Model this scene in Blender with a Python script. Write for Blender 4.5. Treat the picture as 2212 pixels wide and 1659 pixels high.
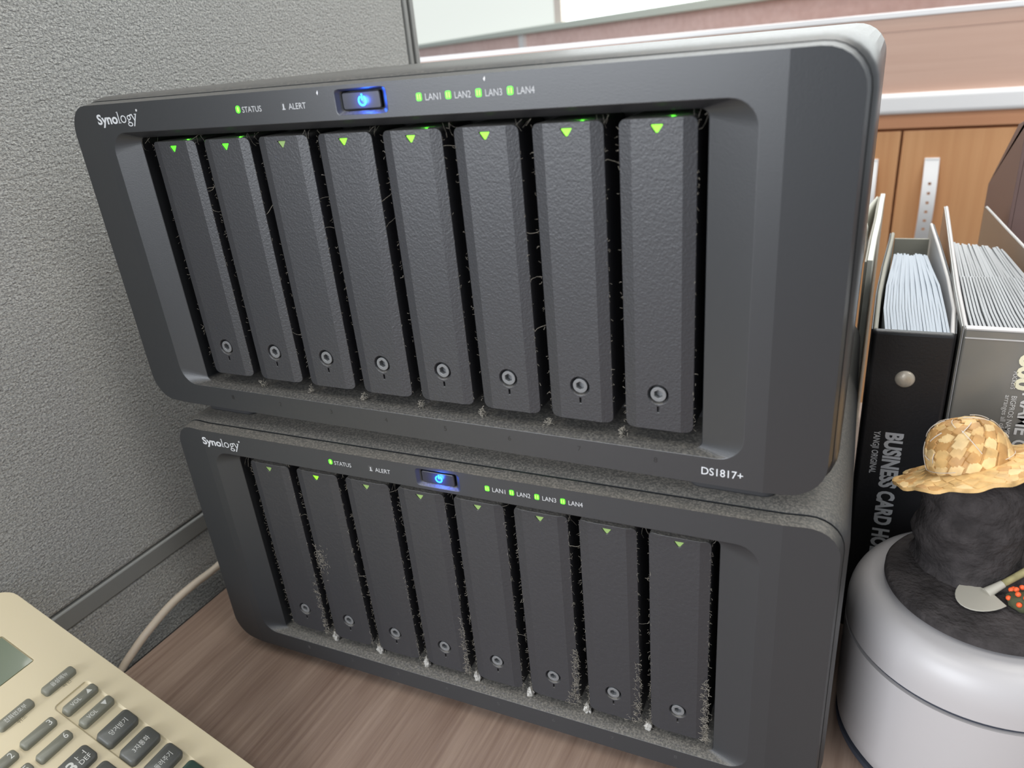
import bpy, bmesh, math, random
from mathutils import Vector, Matrix, noise
random.seed(7)
for o in list(bpy.data.objects):
    bpy.data.objects.remove(o, do_unlink=True)
scn = bpy.context.scene
COL = scn.collection
S = 0.001                      # builders work in millimetres
DESK = -12.8                   # desk level in the measuring frame (mm); the desk top is world z = 0

# ------------------------------------------------------------------ camera
cam = bpy.data.cameras.new('camera')
cam_ob = bpy.data.objects.new('camera', cam)
COL.objects.link(cam_ob)
cam.sensor_width = 36.0
cam.lens = 1590.44 / 2212 * 36
RX = ((0.91024048, 0.40476181, -0.08735072), (0.0959645, -0.41141234, -0.90638331), (-0.40280651, 0.81664421, -0.41332693))
m = Matrix(((RX[0][0], -RX[1][0], -RX[2][0]), (RX[0][1], -RX[1][1], -RX[2][1]), (RX[0][2], -RX[1][2], -RX[2][2]))).to_4x4()
m.translation = Vector((332.7046, -246.4730, 321.993 - DESK)) * S
cam_ob.matrix_world = m
cam.clip_start = 0.01
cam.clip_end = 50
cam.dof.use_dof = True
cam.dof.focus_distance = 0.36
cam.dof.aperture_fstop = 13
scn.camera = cam_ob

# ------------------------------------------------------------------ light and exposure
world = bpy.data.worlds.new('office_air')
scn.world = world
world.use_nodes = True
bg = world.node_tree.nodes['Background']
bg.inputs['Color'].default_value = (0.86, 0.93, 1.0, 1)
bg.inputs['Strength'].default_value = 0.5


def area(name, loc, target, sx, sy, power, color):
    l = bpy.data.lights.new(name, 'AREA')
    l.shape = 'RECTANGLE'
    l.size = sx
    l.size_y = sy
    l.energy = power
    l.color = color
    o = bpy.data.objects.new(name, l)
    COL.objects.link(o)
    o.location = loc
    o.rotation_euler = (Vector(target) - Vector(loc)).to_track_quat('-Z', 'Y').to_euler()
    return o


area('ceiling_lamp_front_left_offscreen', (-0.5, -0.8, 1.75), (-0.5, -0.8, 0), 1.2, 0.6, 17, (1.0, 0.97, 0.92))
area('ceiling_lamp_right_offscreen', (1.6, -0.6, 1.75), (1.6, -0.6, 0), 1.2, 0.6, 13, (1.0, 0.97, 0.92))
area('ceiling_lamp_back_offscreen', (0.5, 0.75, 1.75), (0.5, 0.75, 0), 1.2, 0.6, 20, (1.0, 0.97, 0.92))
area('window_behind_viewer_offscreen', (-0.85, -2.4, 0.95), (-0.4, 0, 0.5), 1.7, 1.5, 90, (0.9, 0.94, 1.0))
scn.view_settings.view_transform = 'Standard'
scn.view_settings.look = 'None'
scn.view_settings.gamma = 1
scn.view_settings.use_curve_mapping = False
scn.view_settings.exposure = 0.0


# ------------------------------------------------------------------ materials
def srgb(r, g, b):
    def f(c):
        c /= 255
        return c / 12.92 if c <= 0.04045 else ((c + 0.055) / 1.055) ** 2.4
    return (f(r), f(g), f(b), 1)


def mat(name, color, rough=0.5, metal=0.0, var=0.0, vscale=80.0, bump=0.0, bscale=400.0, bdist=0.0004, stretch=(1, 1, 1), dust=0.0,
        dust_col=(0.24, 0.222, 0.19, 1), emit=None, spec=0.5, transmission=0.0, coat=0.0):
    m = bpy.data.materials.new(name)
    m.use_nodes = True
    nt = m.node_tree
    N, L = nt.nodes, nt.links
    p = N['Principled BSDF']
    p.inputs['Base Color'].default_value = color
    p.inputs['Roughness'].default_value = rough
    p.inputs['Metallic'].default_value = metal
    p.inputs['Specular IOR Level'].default_value = spec
    p.inputs['Transmission Weight'].default_value = transmission
    p.inputs['Coat Weight'].default_value = coat
    tc = N.new('ShaderNodeTexCoord')
    mp = N.new('ShaderNodeMapping')
    mp.inputs['Scale'].default_value = stretch
    L.new(tc.outputs['Object'], mp.inputs['Vector'])
    csock = None
    if var > 0:
        n = N.new('ShaderNodeTexNoise')
        n.inputs['Scale'].default_value = vscale
        n.inputs['Detail'].default_value = 5
        L.new(mp.outputs[0], n.inputs['Vector'])
        r = N.new('ShaderNodeMapRange')
        r.inputs['From Min'].default_value = 0.3
        r.inputs['From Max'].default_value = 0.7
        r.inputs['To Min'].default_value = 1 - var
        r.inputs['To Max'].default_value = 1 + var
        L.new(n.outputs['Fac'], r.inputs['Value'])
        mul = N.new('ShaderNodeMix')
        mul.data_type = 'RGBA'
        mul.blend_type = 'MULTIPLY'
        mul.inputs[0].default_value = 1
        mul.inputs[6].default_value = color
        L.new(r.outputs[0], mul.inputs[7])
        csock = mul.outputs[2]
    if dust > 0:
        geo = N.new('ShaderNodeNewGeometry')
        sep = N.new('ShaderNodeSeparateXYZ')
        L.new(geo.outputs['Normal'], sep.inputs[0])
        up = N.new('ShaderNodeMapRange')
        up.inputs['From Min'].default_value = 0.35
        up.inputs['From Max'].default_value = 0.95
        L.new(sep.outputs['Z'], up.inputs['Value'])
        n2 = N.new('ShaderNodeTexNoise')
        n2.inputs['Scale'].default_value = 1000
        n2.inputs['Detail'].default_value = 8
        n2.inputs['Roughness'].default_value = 0.7
        L.new(tc.outputs['Object'], n2.inputs['Vector'])
        r2 = N.new('ShaderNodeMapRange')
        r2.inputs['From Min'].default_value = 0.44
        r2.inputs['From Max'].default_value = 0.62
        r2.inputs['To Min'].default_value = 0.35
        r2.inputs['To Max'].default_value = 1.0
        L.new(n2.outputs['Fac'], r2.inputs['Value'])
        mm = N.new('ShaderNodeMath')
        mm.operation = 'MULTIPLY'
        L.new(up.outputs[0], mm.inputs[0])
        L.new(r2.outputs[0], mm.inputs[1])
        m2 = N.new('ShaderNodeMath')
        m2.operation = 'MULTIPLY'
        m2.use_clamp = True
        L.new(mm.outputs[0], m2.inputs[0])
        m2.inputs[1].default_value = dust
        mix = N.new('ShaderNodeMix')
        mix.data_type = 'RGBA'
        L.new(m2.outputs[0], mix.inputs[0])
        if csock:
            L.new(csock, mix.inputs[6])
        else:
            mix.inputs[6].default_value = color
        mix.inputs[7].default_value = dust_col
        csock = mix.outputs[2]
        rr = N.new('ShaderNodeMapRange')
        rr.inputs['To Min'].default_value = rough
        rr.inputs['To Max'].default_value = 0.9
        L.new(m2.outputs[0], rr.inputs['Value'])
        L.new(rr.outputs[0], p.inputs['Roughness'])
    if csock:
        L.new(csock, p.inputs['Base Color'])
    if bump > 0:
        n3 = N.new('ShaderNodeTexNoise')
        n3.inputs['Scale'].default_value = bscale
        n3.inputs['Detail'].default_value = 3
        L.new(mp.outputs[0], n3.inputs['Vector'])
        b = N.new('ShaderNodeBump')
        b.inputs['Strength'].default_value = bump
        b.inputs['Distance'].default_value = bdist
        L.new(n3.outputs['Fac'], b.inputs['Height'])
        L.new(b.outputs[0], p.inputs['Normal'])
    if emit:
        p.inputs['Emission Color'].default_value = emit[0]
        p.inputs['Emission Strength'].default_value = emit[1]
    return m


def fabric(name, c1, c2):
    m = mat(name, c1, rough=0.95, spec=0.15)
    nt = m.node_tree
    N, L = nt.nodes, nt.links
    p = N['Principled BSDF']
    tc = N['Texture Coordinate']
    v = N.new('ShaderNodeTexVoronoi')
    v.inputs['Scale'].default_value = 520
    v.inputs['Randomness'].default_value = 0.85
    mp = N.new('ShaderNodeMapping')
    mp.inputs['Scale'].default_value = (1, 0.62, 1.0)
    L.new(tc.outputs['Object'], mp.inputs['Vector'])
    nz = N.new('ShaderNodeTexNoise')
    nz.inputs['Scale'].default_value = 700
    nz.inputs['Detail'].default_value = 4
    L.new(mp.outputs[0], nz.inputs['Vector'])
    dis = N.new('ShaderNodeMix')
    dis.data_type = 'VECTOR'
    dis.inputs[0].default_value = 0.004
    L.new(mp.outputs[0], dis.inputs[4])
    L.new(nz.outputs['Color'], dis.inputs[5])
    L.new(dis.outputs[1], v.inputs['Vector'])
    mx = N.new('ShaderNodeMath')
    mx.operation = 'MULTIPLY_ADD'
    L.new(v.outputs['Distance'], mx.inputs[0])
    mx.inputs[1].default_value = -1.0
    L.new(nz.outputs['Fac'], mx.inputs[2])
    fleck = N.new('ShaderNodeTexNoise')
    fleck.inputs['Scale'].default_value = 900
    fleck.inputs['Detail'].default_value = 2
    L.new(tc.outputs['Object'], fleck.inputs['Vector'])
    ramp = N.new('ShaderNodeMapRange')
    ramp.inputs['From Min'].default_value = 0.35
    ramp.inputs['From Max'].default_value = 0.65
    L.new(fleck.outputs['Fac'], ramp.inputs['Value'])
    mix = N.new('ShaderNodeMix')
    mix.data_type = 'RGBA'
    mix.inputs[6].default_value = c2
    mix.inputs[7].default_value = c1
    L.new(ramp.outputs[0], mix.inputs[0])
    L.new(mix.outputs[2], p.inputs['Base Color'])
    b = N.new('ShaderNodeBump')
    b.inputs['Strength'].default_value = 1.0
    b.inputs['Distance'].default_value = 0.0006
    L.new(mx.outputs[0], b.inputs['Height'])
    L.new(b.outputs[0], p.inputs['Normal'])
    return m


def wood(name, c1, c2, axis, rough=0.45, fine=260.0, streak=0.5):
    st = [1.0, 1.0, 1.0]
    st[axis] = 0.035
    m = mat(name, c1, rough=rough, stretch=tuple(st), bump=0.12, bscale=fine * 1.6, bdist=0.0002)
    nt = m.node_tree
    N, L = nt.nodes, nt.links
    p = N['Principled BSDF']
    mp = N['Mapping']
    n = N.new('ShaderNodeTexNoise')
    n.inputs['Scale'].default_value = fine
    n.inputs['Detail'].default_value = 6
    n.inputs['Roughness'].default_value = 0.6
    L.new(mp.outputs[0], n.inputs['Vector'])
    n2 = N.new('ShaderNodeTexNoise')
    n2.inputs['Scale'].default_value = fine * 0.12
    n2.inputs['Detail'].default_value = 3
    L.new(mp.outputs[0], n2.inputs['Vector'])
    ad = N.new('ShaderNodeMix')
    ad.data_type = 'FLOAT'
    ad.inputs[0].default_value = streak
    L.new(n2.outputs['Fac'], ad.inputs[2])
    L.new(n.outputs['Fac'], ad.inputs[3])
    r = N.new('ShaderNodeMapRange')
    r.inputs['From Min'].default_value = 0.34
    r.inputs['From Max'].default_value = 0.66
    L.new(ad.outputs[0], r.inputs['Value'])
    mix = N.new('ShaderNodeMix')
    mix.data_type = 'RGBA'
    mix.inputs[6].default_value = c2
    mix.inputs[7].default_value = c1
    L.new(r.outputs[0], mix.inputs[0])
    L.new(mix.outputs[2], p.inputs['Base Color'])
    return m


M = {}
M['bezel'] = mat('bezel_plastic', (0.019, 0.021, 0.024, 1), rough=0.38, spec=0.75, bump=0.25, bscale=1600, bdist=0.0001, dust=0.55)
M['bezel_low'] = mat('bezel_plastic_dusty', (0.019, 0.021, 0.024, 1), rough=0.5, spec=0.75, bump=0.25, bscale=1600, bdist=0.0001, dust=0.8)
M['case_clean'] = mat('case_metal_clean', (0.04, 0.042, 0.044, 1), rough=0.3, bump=0.1, bscale=1200, bdist=0.0001, dust=0.4)
M['case_dusty'] = mat('case_metal_dusty', (0.04, 0.042, 0.044, 1), rough=0.5, bump=0.3, bscale=1200, bdist=0.0001, dust=0.95)
M['tray'] = mat('tray_plastic', (0.021, 0.022, 0.026, 1), rough=0.42, spec=0.7, bump=0.5, bscale=1150, bdist=0.00026, dust=0.5)
M['tray_low'] = mat('tray_plastic_dusty', (0.021, 0.022, 0.026, 1), rough=0.5, spec=0.7, bump=0.4, bscale=620, bdist=0.0003, dust=0.7)
M['cavity'] = mat('cavity_black', (0.012, 0.012, 0.013, 1), rough=0.8)
M['rubber'] = mat('rubber_black', (0.03, 0.03, 0.032, 1), rough=0.75, bump=0.2)
M['lock'] = mat('lock_steel', (0.17, 0.175, 0.18, 1), rough=0.4, metal=0.2, bump=0.2, bscale=900, bdist=0.0002)
M['print'] = mat('print_white', (0.62, 0.64, 0.66, 1), rough=0.6)
M['print_grey'] = mat('print_grey', (0.5, 0.51, 0.52, 1), rough=0.6)
M['print_dark'] = mat('print_dark', (0.014, 0.014, 0.015, 1), rough=0.35)
M['button'] = mat('button_gloss', (0.02, 0.021, 0.027, 1), rough=0.25)
M['led_green'] = mat('led_green', (0.05, 0.6, 0.03, 1), rough=0.4, emit=((0.10, 1.0, 0.015, 1), 1.5))
M['led_core'] = mat('led_green_core', (0.2, 0.9, 0.1, 1), rough=0.4, emit=((0.42, 1.0, 0.08, 1), 1.3))
M['led_lime'] = mat('led_lime', (0.2, 0.7, 0.03, 1), rough=0.4, emit=((0.27, 0.95, 0.02, 1), 0.95))
M['led_pale'] = mat('led_pale', (0.24, 0.36, 0.12, 1), rough=0.4, emit=((0.3, 0.6, 0.1, 1), 0.08))
M['led_off'] = mat('led_off', (0.06, 0.062, 0.064, 1), rough=0.3)
M['led_blue'] = mat('led_blue', (0.05, 0.5, 1.0, 1), rough=0.4, emit=((0.01, 0.52, 1.0, 1), 1.7))
M['lint'] = mat('lint', (0.25, 0.23, 0.195, 1), rough=0.95, var=0.3, vscale=900, spec=0.1)
M['lint_pale'] = mat('lint_pale', (0.42, 0.41, 0.385, 1), rough=0.95, var=0.25, vscale=900, spec=0.1)
M['chip'] = mat('paint_chip', (0.8, 0.8, 0.8, 1), rough=0.7)


# ------------------------------------------------------------------ mesh helpers (millimetres in, metres out)
def tag(o, label=None, cat=None, group=None, kind=None):
    if label:
        o['label'] = label
    if cat:
        o['category'] = cat
    if group:
        o['group'] = group
    if kind:
        o['kind'] = kind
    return o


def empty(name, loc=(0, 0, 0), rz=0.0):
    o = bpy.data.objects.new(name, None)
    COL.objects.link(o)
    o.empty_display_size = 0.02
    o.location = Vector((loc[0], loc[1], loc[2])) * S
    o.rotation_euler = (0, 0, rz)
    return o


def mk(name, bm, material, parent=None, bevel=0.0, seg=2, smooth=30, angle=30, scale=S):
    bmesh.ops.recalc_face_normals(bm, faces=bm.faces)
    me = bpy.data.meshes.new(name)
    if scale != 1:
        bmesh.ops.scale(bm, vec=(scale,) * 3, verts=bm.verts)
    if smooth:
        for f in bm.faces:
            f.smooth = True
        lim = math.radians(smooth)
        for e in bm.edges:
            if len(e.link_faces) == 2 and e.calc_face_angle(0) > lim:
                e.smooth = False
    bm.to_mesh(me)
    bm.free()
    for mm in (material if isinstance(material, (list, tuple)) else [material]):
        me.materials.append(mm)
    o = bpy.data.objects.new(name, me)
    COL.objects.link(o)
    if parent:
        o.parent = parent
    if bevel:
        b = o.modifiers.new('bevel', 'BEVEL')
        b.width = bevel * scale
        b.segments = seg
        b.limit_method = 'ANGLE'
        b.angle_limit = math.radians(angle)
        b.harden_normals = False
    return o


def crease(o, xs, ymax):
    """sharp fold lines along the given x positions of a front face"""
    vs = o.data.vertices
    for e in o.data.edges:
        a, b = vs[e.vertices[0]].co / S, vs[e.vertices[1]].co / S
        if a.y < ymax and b.y < ymax and any(abs(a.x - x) < 0.02 and abs(b.x - x) < 0.02 for x in xs):
            e.use_edge_sharp = True


def box(bm, x0, x1, y0, y1, z0, z1):
    v = [bm.verts.new(p) for p in ((x0, y0, z0), (x1, y0, z0), (x1, y1, z0), (x0, y1, z0), (x0, y0, z1), (x1, y0, z1), (x1, y1, z1), (x0, y1, z1))]
    for f in ((0, 3, 2, 1), (4, 5, 6, 7), (0, 1, 5, 4), (1, 2, 6, 5), (2, 3, 7, 6), (3, 0, 4, 7)):
        bm.faces.new([v[i] for i in f])
    return v


def rrect(u0, u1, v0, v1, r, n=6, bends=None):
    pts = []
    for cx, cy, a0 in ((u1 - r, v0 + r, -90), (u1 - r, v1 - r, 0), (u0 + r, v1 - r, 90), (u0 + r, v0 + r, 180)):
        for i in range(n + 1):
            a = math.radians(a0 + 90 * i / n)
            pts.append((cx + r * math.cos(a), cy + r * math.sin(a)))
        if bends and a0 == 0:
            pts += [(bends[1], v1), (bends[0], v1)]
        if bends and a0 == 180:
            pts += [(bends[0], v0), (bends[1], v0)]
    return pts


def ring(bm, pts):
    return [bm.verts.new(p) for p in pts]


def loft(bm, a, b):
    n = len(a)
    for i in range(n):
        bm.faces.new((a[i], a[(i + 1) % n], b[(i + 1) % n], b[i]))


def loop_edges(bm, vs):
    out = []
    n = len(vs)
    for i in range(n):
        e = bm.edges.get((vs[i], vs[(i + 1) % n]))
        if not e:
            e = bm.edges.new((vs[i], vs[(i + 1) % n]))
        out.append(e)
    return out


def fill(bm, loops, normal=(0, -1, 0)):
    es = []
    for l in loops:
        es += loop_edges(bm, l)
    bmesh.ops.triangle_fill(bm, use_beauty=True, use_dissolve=False, edges=es, normal=normal)


def prism(bm, pts, a, b, conv):
    """closed outline pts (2-D) extruded from a to b; conv(u, v, w) -> 3-D"""
    r0 = ring(bm, [conv(u, v, a) for u, v in pts])
    r1 = ring(bm, [conv(u, v, b) for u, v in pts])
    bm.faces.new(r0)
    bm.faces.new(r1)
    loft(bm, r0, r1)


def tube(bm, pts, radii, n=8, cap=True):
    pts = [Vector(p) for p in pts]
    if not isinstance(radii, (list, tuple)):
        radii = [radii] * len(pts)
    rings = []
    ref = Vector((0.31, 0.22, 0.92))
    for i, p in enumerate(pts):
        t = (pts[min(i + 1, len(pts) - 1)] - pts[max(i - 1, 0)])
        t = t.normalized() if t.length > 1e-9 else Vector((0, 0, 1))
        a = t.cross(ref)
        if a.length < 1e-3:
            a = t.cross(Vector((1, 0, 0)))
        a.normalize()
        b = t.cross(a)
        rings.append(ring(bm, [p + (a * math.cos(2 * math.pi * k / n) + b * math.sin(2 * math.pi * k / n)) * radii[i] for k in range(n)]))
    for i in range(len(rings) - 1):
        loft(bm, rings[i], rings[i + 1])
    if cap:
        bm.faces.new(rings[0])
        bm.faces.new(rings[-1])


def lathe(bm, prof, n=64, c=(0, 0), cap_bottom=True, cap_top=True):
    rings = [ring(bm, [(c[0] + r * math.cos(2 * math.pi * k / n), c[1] + r * math.sin(2 * math.pi * k / n), z) for k in range(n)]) for r, z in prof]
    for i in range(len(rings) - 1):
        loft(bm, rings[i], rings[i + 1])
    if cap_bottom:
        bm.faces.new(rings[0])
    if cap_top:
        bm.faces.new(rings[-1])


def smooth_path(pts, n=8):
    pts = [Vector(p) for p in pts]
    out = []
    for i in range(len(pts) - 1):
        p0, p1, p2, p3 = pts[max(i - 1, 0)], pts[i], pts[i + 1], pts[min(i + 2, len(pts) - 1)]
        for k in range(n):
            t = k / n
            out.append(0.5 * ((2 * p1) + (p2 - p0) * t + (2 * p0 - 5 * p1 + 4 * p2 - p3) * t * t + (3 * p1 - p0 - 3 * p2 + p3) * t ** 3))
    out.append(pts[-1])
    return out


TXT = {}


def lettering(s, material, parent, origin, xdir, ydir, height, width=None, bold=0.0, depth=0.06, name='lettering', shear=0.0, ref=None):
    """flat raised print; height = tallest glyph (or of ref), in mm"""
    key = (s, bold, ref)
    if key not in TXT:
        def raw(t):
            c = bpy.data.curves.new('lettering', 'FONT')
            c.body = t
            c.size = 1.0
            c.offset = bold
            c.resolution_u = 3
            o = bpy.data.objects.new('lettering', c)
            me = bpy.data.meshes.new_from_object(o)
            vs = [v.co.copy() for v in me.vertices]
            fs = [tuple(p.vertices) for p in me.polygons]
            bpy.data.objects.remove(o)
            bpy.data.curves.remove(c)
            bpy.data.meshes.remove(me)
            return vs, fs
        vs, fs = raw(s)
        top = max(v.y for v in (raw(ref)[0] if ref else vs))
        x0 = min(v.x for v in vs)
        x1 = max(v.x for v in vs)
        TXT[key] = (vs, fs, top, x0, x1)
    vs, fs, top, x0, x1 = TXT[key]
    sy = height / top
    sx = (width / (x1 - x0)) if width else sy
    xd, yd = Vector(xdir).normalized(), Vector(ydir).normalized()
    nd = xd.cross(yd)
    og = Vector(origin)
    me = bpy.data.meshes.new(name)
    co = [(og + xd * ((v.x - x0) * sx + v.y * sy * shear) + yd * (v.y * sy) + nd * depth) * S for v in vs]
    me.from_pydata([tuple(c) for c in co], [], fs)
    me.materials.append(material)
    o = bpy.data.objects.new(name, me)
    COL.objects.link(o)
    if parent:
        o.parent = parent
    return o


def dup(o, parent):
    c = o.copy()
    COL.objects.link(c)
    c.parent = parent
    return c


# ------------------------------------------------------------------ setting
M['floor'] = mat('floor_vinyl', (0.16, 0.15, 0.14, 1), rough=0.6, var=0.2, vscale=6)
bm = bmesh.new()
box(bm, -4000, 4500, -3500, 5500, -760, -740)
tag(mk('floor', bm, M['floor'], smooth=0), 'grey vinyl office floor far below the desk', kind='structure')

YAW = math.radians(-2.3)       # desk, partition and back row run slightly askew to the storage units
# back wall with its window, running diagonally behind the cabinet
WD = Vector((-2286.8, 2327.9, 0)).normalized()
WP = Vector((17.5, 1681.6, 0))
SILL = 379.2 - DESK
M['wall_wood'] = wood('wall_wood', srgb(236, 206, 197), srgb(214, 178, 168), 0, rough=0.5, fine=60)
M['sill'] = mat('sill_grey', srgb(190, 196, 184), rough=0.5)
M['white_frame'] = mat('window_frame_white', (0.75, 0.74, 0.72, 1), rough=0.5)
M['daylight'] = mat('window_daylight', (0.9, 0.93, 0.95, 1), rough=0.3, emit=((0.93, 0.98, 0.97, 1), 2.6))
M['daylight2'] = mat('window_blind_lit', (0.3, 0.32, 0.3, 1), rough=0.6, emit=((0.88, 0.92, 0.86, 1), 0.75))
WN = Vector((WD.y, -WD.x, 0))  # points away from the room
WN = WN if WN.y > 0 else -WN


def wallbox(bm, s0, s1, d0, d1, z0, z1):
    vs = box(bm, s0, s1, d0, d1, z0, z1)
    for v in vs:
        v.co = WP + WD * v.co.x + WN * v.co.y + Vector((0, 0, v.co.z))


bm = bmesh.new()
wallbox(bm, -880, 4600, 0, 60, -740, SILL - 14)
wall = tag(mk('wall_back', bm, M['wall_wood'], smooth=0), 'wood-toned back wall under the bright window', kind='structure')
bm = bmesh.new()
wallbox(bm, 1250, 1300, -14, 0, SILL - 110, SILL - 14)
tag(mk('wall_post', bm, M['white_frame'], wall, smooth=0))
win = tag(empty('window_1', (0, 0, 0)), 'overexposed daylight window above the wood wall', kind='structure')
bm = bmesh.new()
wallbox(bm, -880, 4600, -40, 60, SILL - 14, SILL + 6)
mk('window_sill', bm, M['sill'], win, bevel=3)
panes = [(-880, 930, 'daylight'), (990, 4600, 'daylight2')]
for a, b, k in panes:
    bm = bmesh.new()
    wallbox(bm, a, b, 20, 30, SILL + 6, 2300)
    mk('pane', bm, M[k], win, smooth=0)
bm = bmesh.new()
wallbox(bm, 930, 990, 5, 45, SILL + 6, 2300)
mk('mullion', bm, mat('mullion_beige', srgb(225, 212, 200), rough=0.5), win, smooth=0)

# ------------------------------------------------------------------ desk
M['desk'] = wood('desk_laminate', srgb(170, 148, 132), srgb(122, 99, 86), 1, rough=0.42, fine=420, streak=0.45)
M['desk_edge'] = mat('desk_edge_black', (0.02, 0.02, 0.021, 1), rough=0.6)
desk = tag(empty('desk', (-56.9, 0, 0), YAW), 'grey-brown wood-grain desk carrying the storage units', 'desk')
bm = bmesh.new()
box(bm, 0, 1000, -700, 470, -28, 0)
mk('desktop', bm, M['desk'], desk, bevel=0.8)
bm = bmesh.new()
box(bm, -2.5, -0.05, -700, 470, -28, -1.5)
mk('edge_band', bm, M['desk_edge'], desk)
for sx in (60, 920):
    bm = bmesh.new()
    box(bm, sx, sx + 25, -640, 430, -740, -28)
    mk('desk_side', bm, M['desk'], desk)

# ------------------------------------------------------------------ partition
M['fabric'] = fabric('partition_fabric', srgb(204, 204, 199), srgb(150, 151, 150))
M['trim'] = mat('partition_trim', srgb(140, 141, 138), rough=0.5, bump=0.1)
part = tag(empty('cubicle_partition', (-75.5, 0, 0), YAW), 'grey woven-fabric office partition with a metal rail beside the desk', 'partition')
PEND = 412
bm = bmesh.new()
box(bm, -34, 0, -330, PEND - 12, 52.2, 900)
mk('fabric_panel', bm, M['fabric'], part, bevel=3, seg=3)
bm = bmesh.new()
box(bm, -34, 1.2, -330, PEND - 12, 39.0, 52)
mk('rail', bm, M['trim'], part, bevel=1.2)
bm = bmesh.new()
box(bm, -34, 0, -330, PEND - 12, -700, 38.8)
mk('fabric_panel_lower', bm, M['fabric'], part, bevel=3, seg=3)
bm = bmesh.new()
box(bm, -35, 1, PEND - 12, PEND - 6, -700, 905)
mk('end_trim', bm, M['trim'], part, bevel=1)
bm = bmesh.new()
box(bm, -29, -6, PEND - 6, PEND - 2, -700, 905)
mk('end_groove', bm, M['trim'], part)
bm = bmesh.new()
box(bm, -35, 1, PEND - 2, PEND + 5, -700, 905)
mk('end_cap', bm, M['trim'], part, bevel=1)

# ------------------------------------------------------------------ wooden cabinet row
M['door'] = wood('cabinet_door_wood', srgb(228, 174, 124), srgb(212, 154, 106), 2, rough=0.4, fine=120)
M['rail_wood'] = wood('cabinet_rail_wood', srgb(222, 164, 124), srgb(206, 146, 108), 0, rough=0.4, fine=120)
M['back_wood'] = wood('cabinet_back_wood', srgb(216, 184, 166), srgb(196, 160, 142), 0, rough=0.32, fine=70)
M['white_plastic'] = mat('white_plastic', (0.9, 0.9, 0.9, 1), rough=0.35)
cab = tag(empty('wood_cabinet', (0, 1000, 0)), 'orange wood cabinet with white pierced handles and a white ledge', 'cabinet')
ZB = -DESK
bm = bmesh.new()
box(bm, -420, 600, 18, 26, 0.0 - 740, 168 + ZB)
mk('carcass', bm, M['door'], cab, smooth=0)
for x0, x1 in ((-420, 32), (36, 381.2), (384.8, 600)):
    bm = bmesh.new()
    box(bm, x0, x1, 0, 18, -700, 164 + ZB)
    d = mk('door', bm, M['door'], cab, bevel=1.0)
    for hx in ([351 - 5] if x0 == 36 else [425.5] if x0 > 300 else []):
        hb = bmesh.new()
        n = 0
        # arched pull pierced by six small square holes
        w = 9.4
        zt, zb_ = 126 + ZB, -6 + ZB
        out = [(hx - w, zb_ + (zt - zb_) * i / 8) for i in range(9)] + [(hx + w, zt - (zt - zb_) * i / 8) for i in range(9)]

        def bow(z):
            t = (z - zb_) / (zt - zb_) * 2 - 1
            return -20 * (1 - t * t) - 1.0
        loops = [[hb.verts.new((x, bow(z), z)) for x, z in out]]
        loops[0] = loops[0]
        for i in range(6):
            hz = 92 + ZB - i * 13.2
            loops.append([hb.verts.new((hx + sx * 2.0, bow(hz + sz * 2.0), hz + sz * 2.0)) for sx, sz in ((-1, -1), (-1, 1), (1, 1), (1, -1))])
        fill(hb, loops)
        ex = bmesh.ops.extrude_face_region(hb, geom=list(hb.faces))
        for v in [g for g in ex['geom'] if isinstance(g, bmesh.types.BMVert)]:
            v.co.y += 3.0
        box(hb, hx - w + 1, hx + w - 1, -3, 0, zt - 10, zt - 1)
        box(hb, hx - w + 1, hx + w - 1, -3, 0, zb_ + 1, zb_ + 10)
        mk('handle', hb, M['white_plastic'], d)
bm = bmesh.new()
box(bm, -420, 600, -1, 18, 168 + ZB, 187.6 + ZB)
mk('top_rail', bm, M['rail_wood'], cab, bevel=0.8)
bm = bmesh.new()
box(bm, -420, 600, -10, 18, 187.8 + ZB, 216 + ZB)
mk('white_ledge', bm, M['white_plastic'], cab, bevel=6, seg=4)
bm = bmesh.new()
box(bm, -420, 600, 2, 18, 216 + ZB, 296 + ZB)
mk('back_panel', bm, M['back_wood'], cab, smooth=0)
bm = bmesh.new()
box(bm, -420, 600, 1.4, 17, 296.6 + ZB, 313.4 + ZB)
mk('back_panel', bm, M['back_wood'], cab, smooth=0)
bm = bmesh.new()
box(bm, -420, 600, -1, 20, 313.5 + ZB, 321 + ZB)
mk('edge_strip', bm, M['white_plastic'], cab, bevel=1)

# ------------------------------------------------------------------ network storage units
W, H = 340.0, 149.66
B0, B1 = 21.0, 319.0
WING = 2.3
PITCH, TC0 = 31.35, 59.6
TV0, TV1 = 18.3, 132.2
THALF = 13.1
TD = 4.0                      # tray front behind the bezel plane
FOOT = 9.8


def wing_y(u):
    return WING * max(0.0, (u - B1) / (W - B1), (B0 - u) / B0)


def circle(cx, cy, r, n=20):
    return [(cx + r * math.cos(2 * math.pi * k / n), cy + r * math.sin(2 * math.pi * k / n)) for k in range(n)]


def hair(bm, p, q, r=0.07, sag=1.0, n=5):
    p, q = Vector(p), Vector(q)
    off = Vector((random.uniform(-1, 1), random.uniform(-0.6, 0.2), random.uniform(-1, 1))) * sag
    pts = []
    for i in range(n):
        t = i / (n - 1)
        pts.append(p.lerp(q, t) + off * (4 * t * (1 - t)) + Vector((random.uniform(-1, 1), random.uniform(-1, 1), random.uniform(-1, 1))) * 0.12 * sag)
    tube(bm, pts, r, n=3, cap=False)


PROTO = {}


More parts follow.
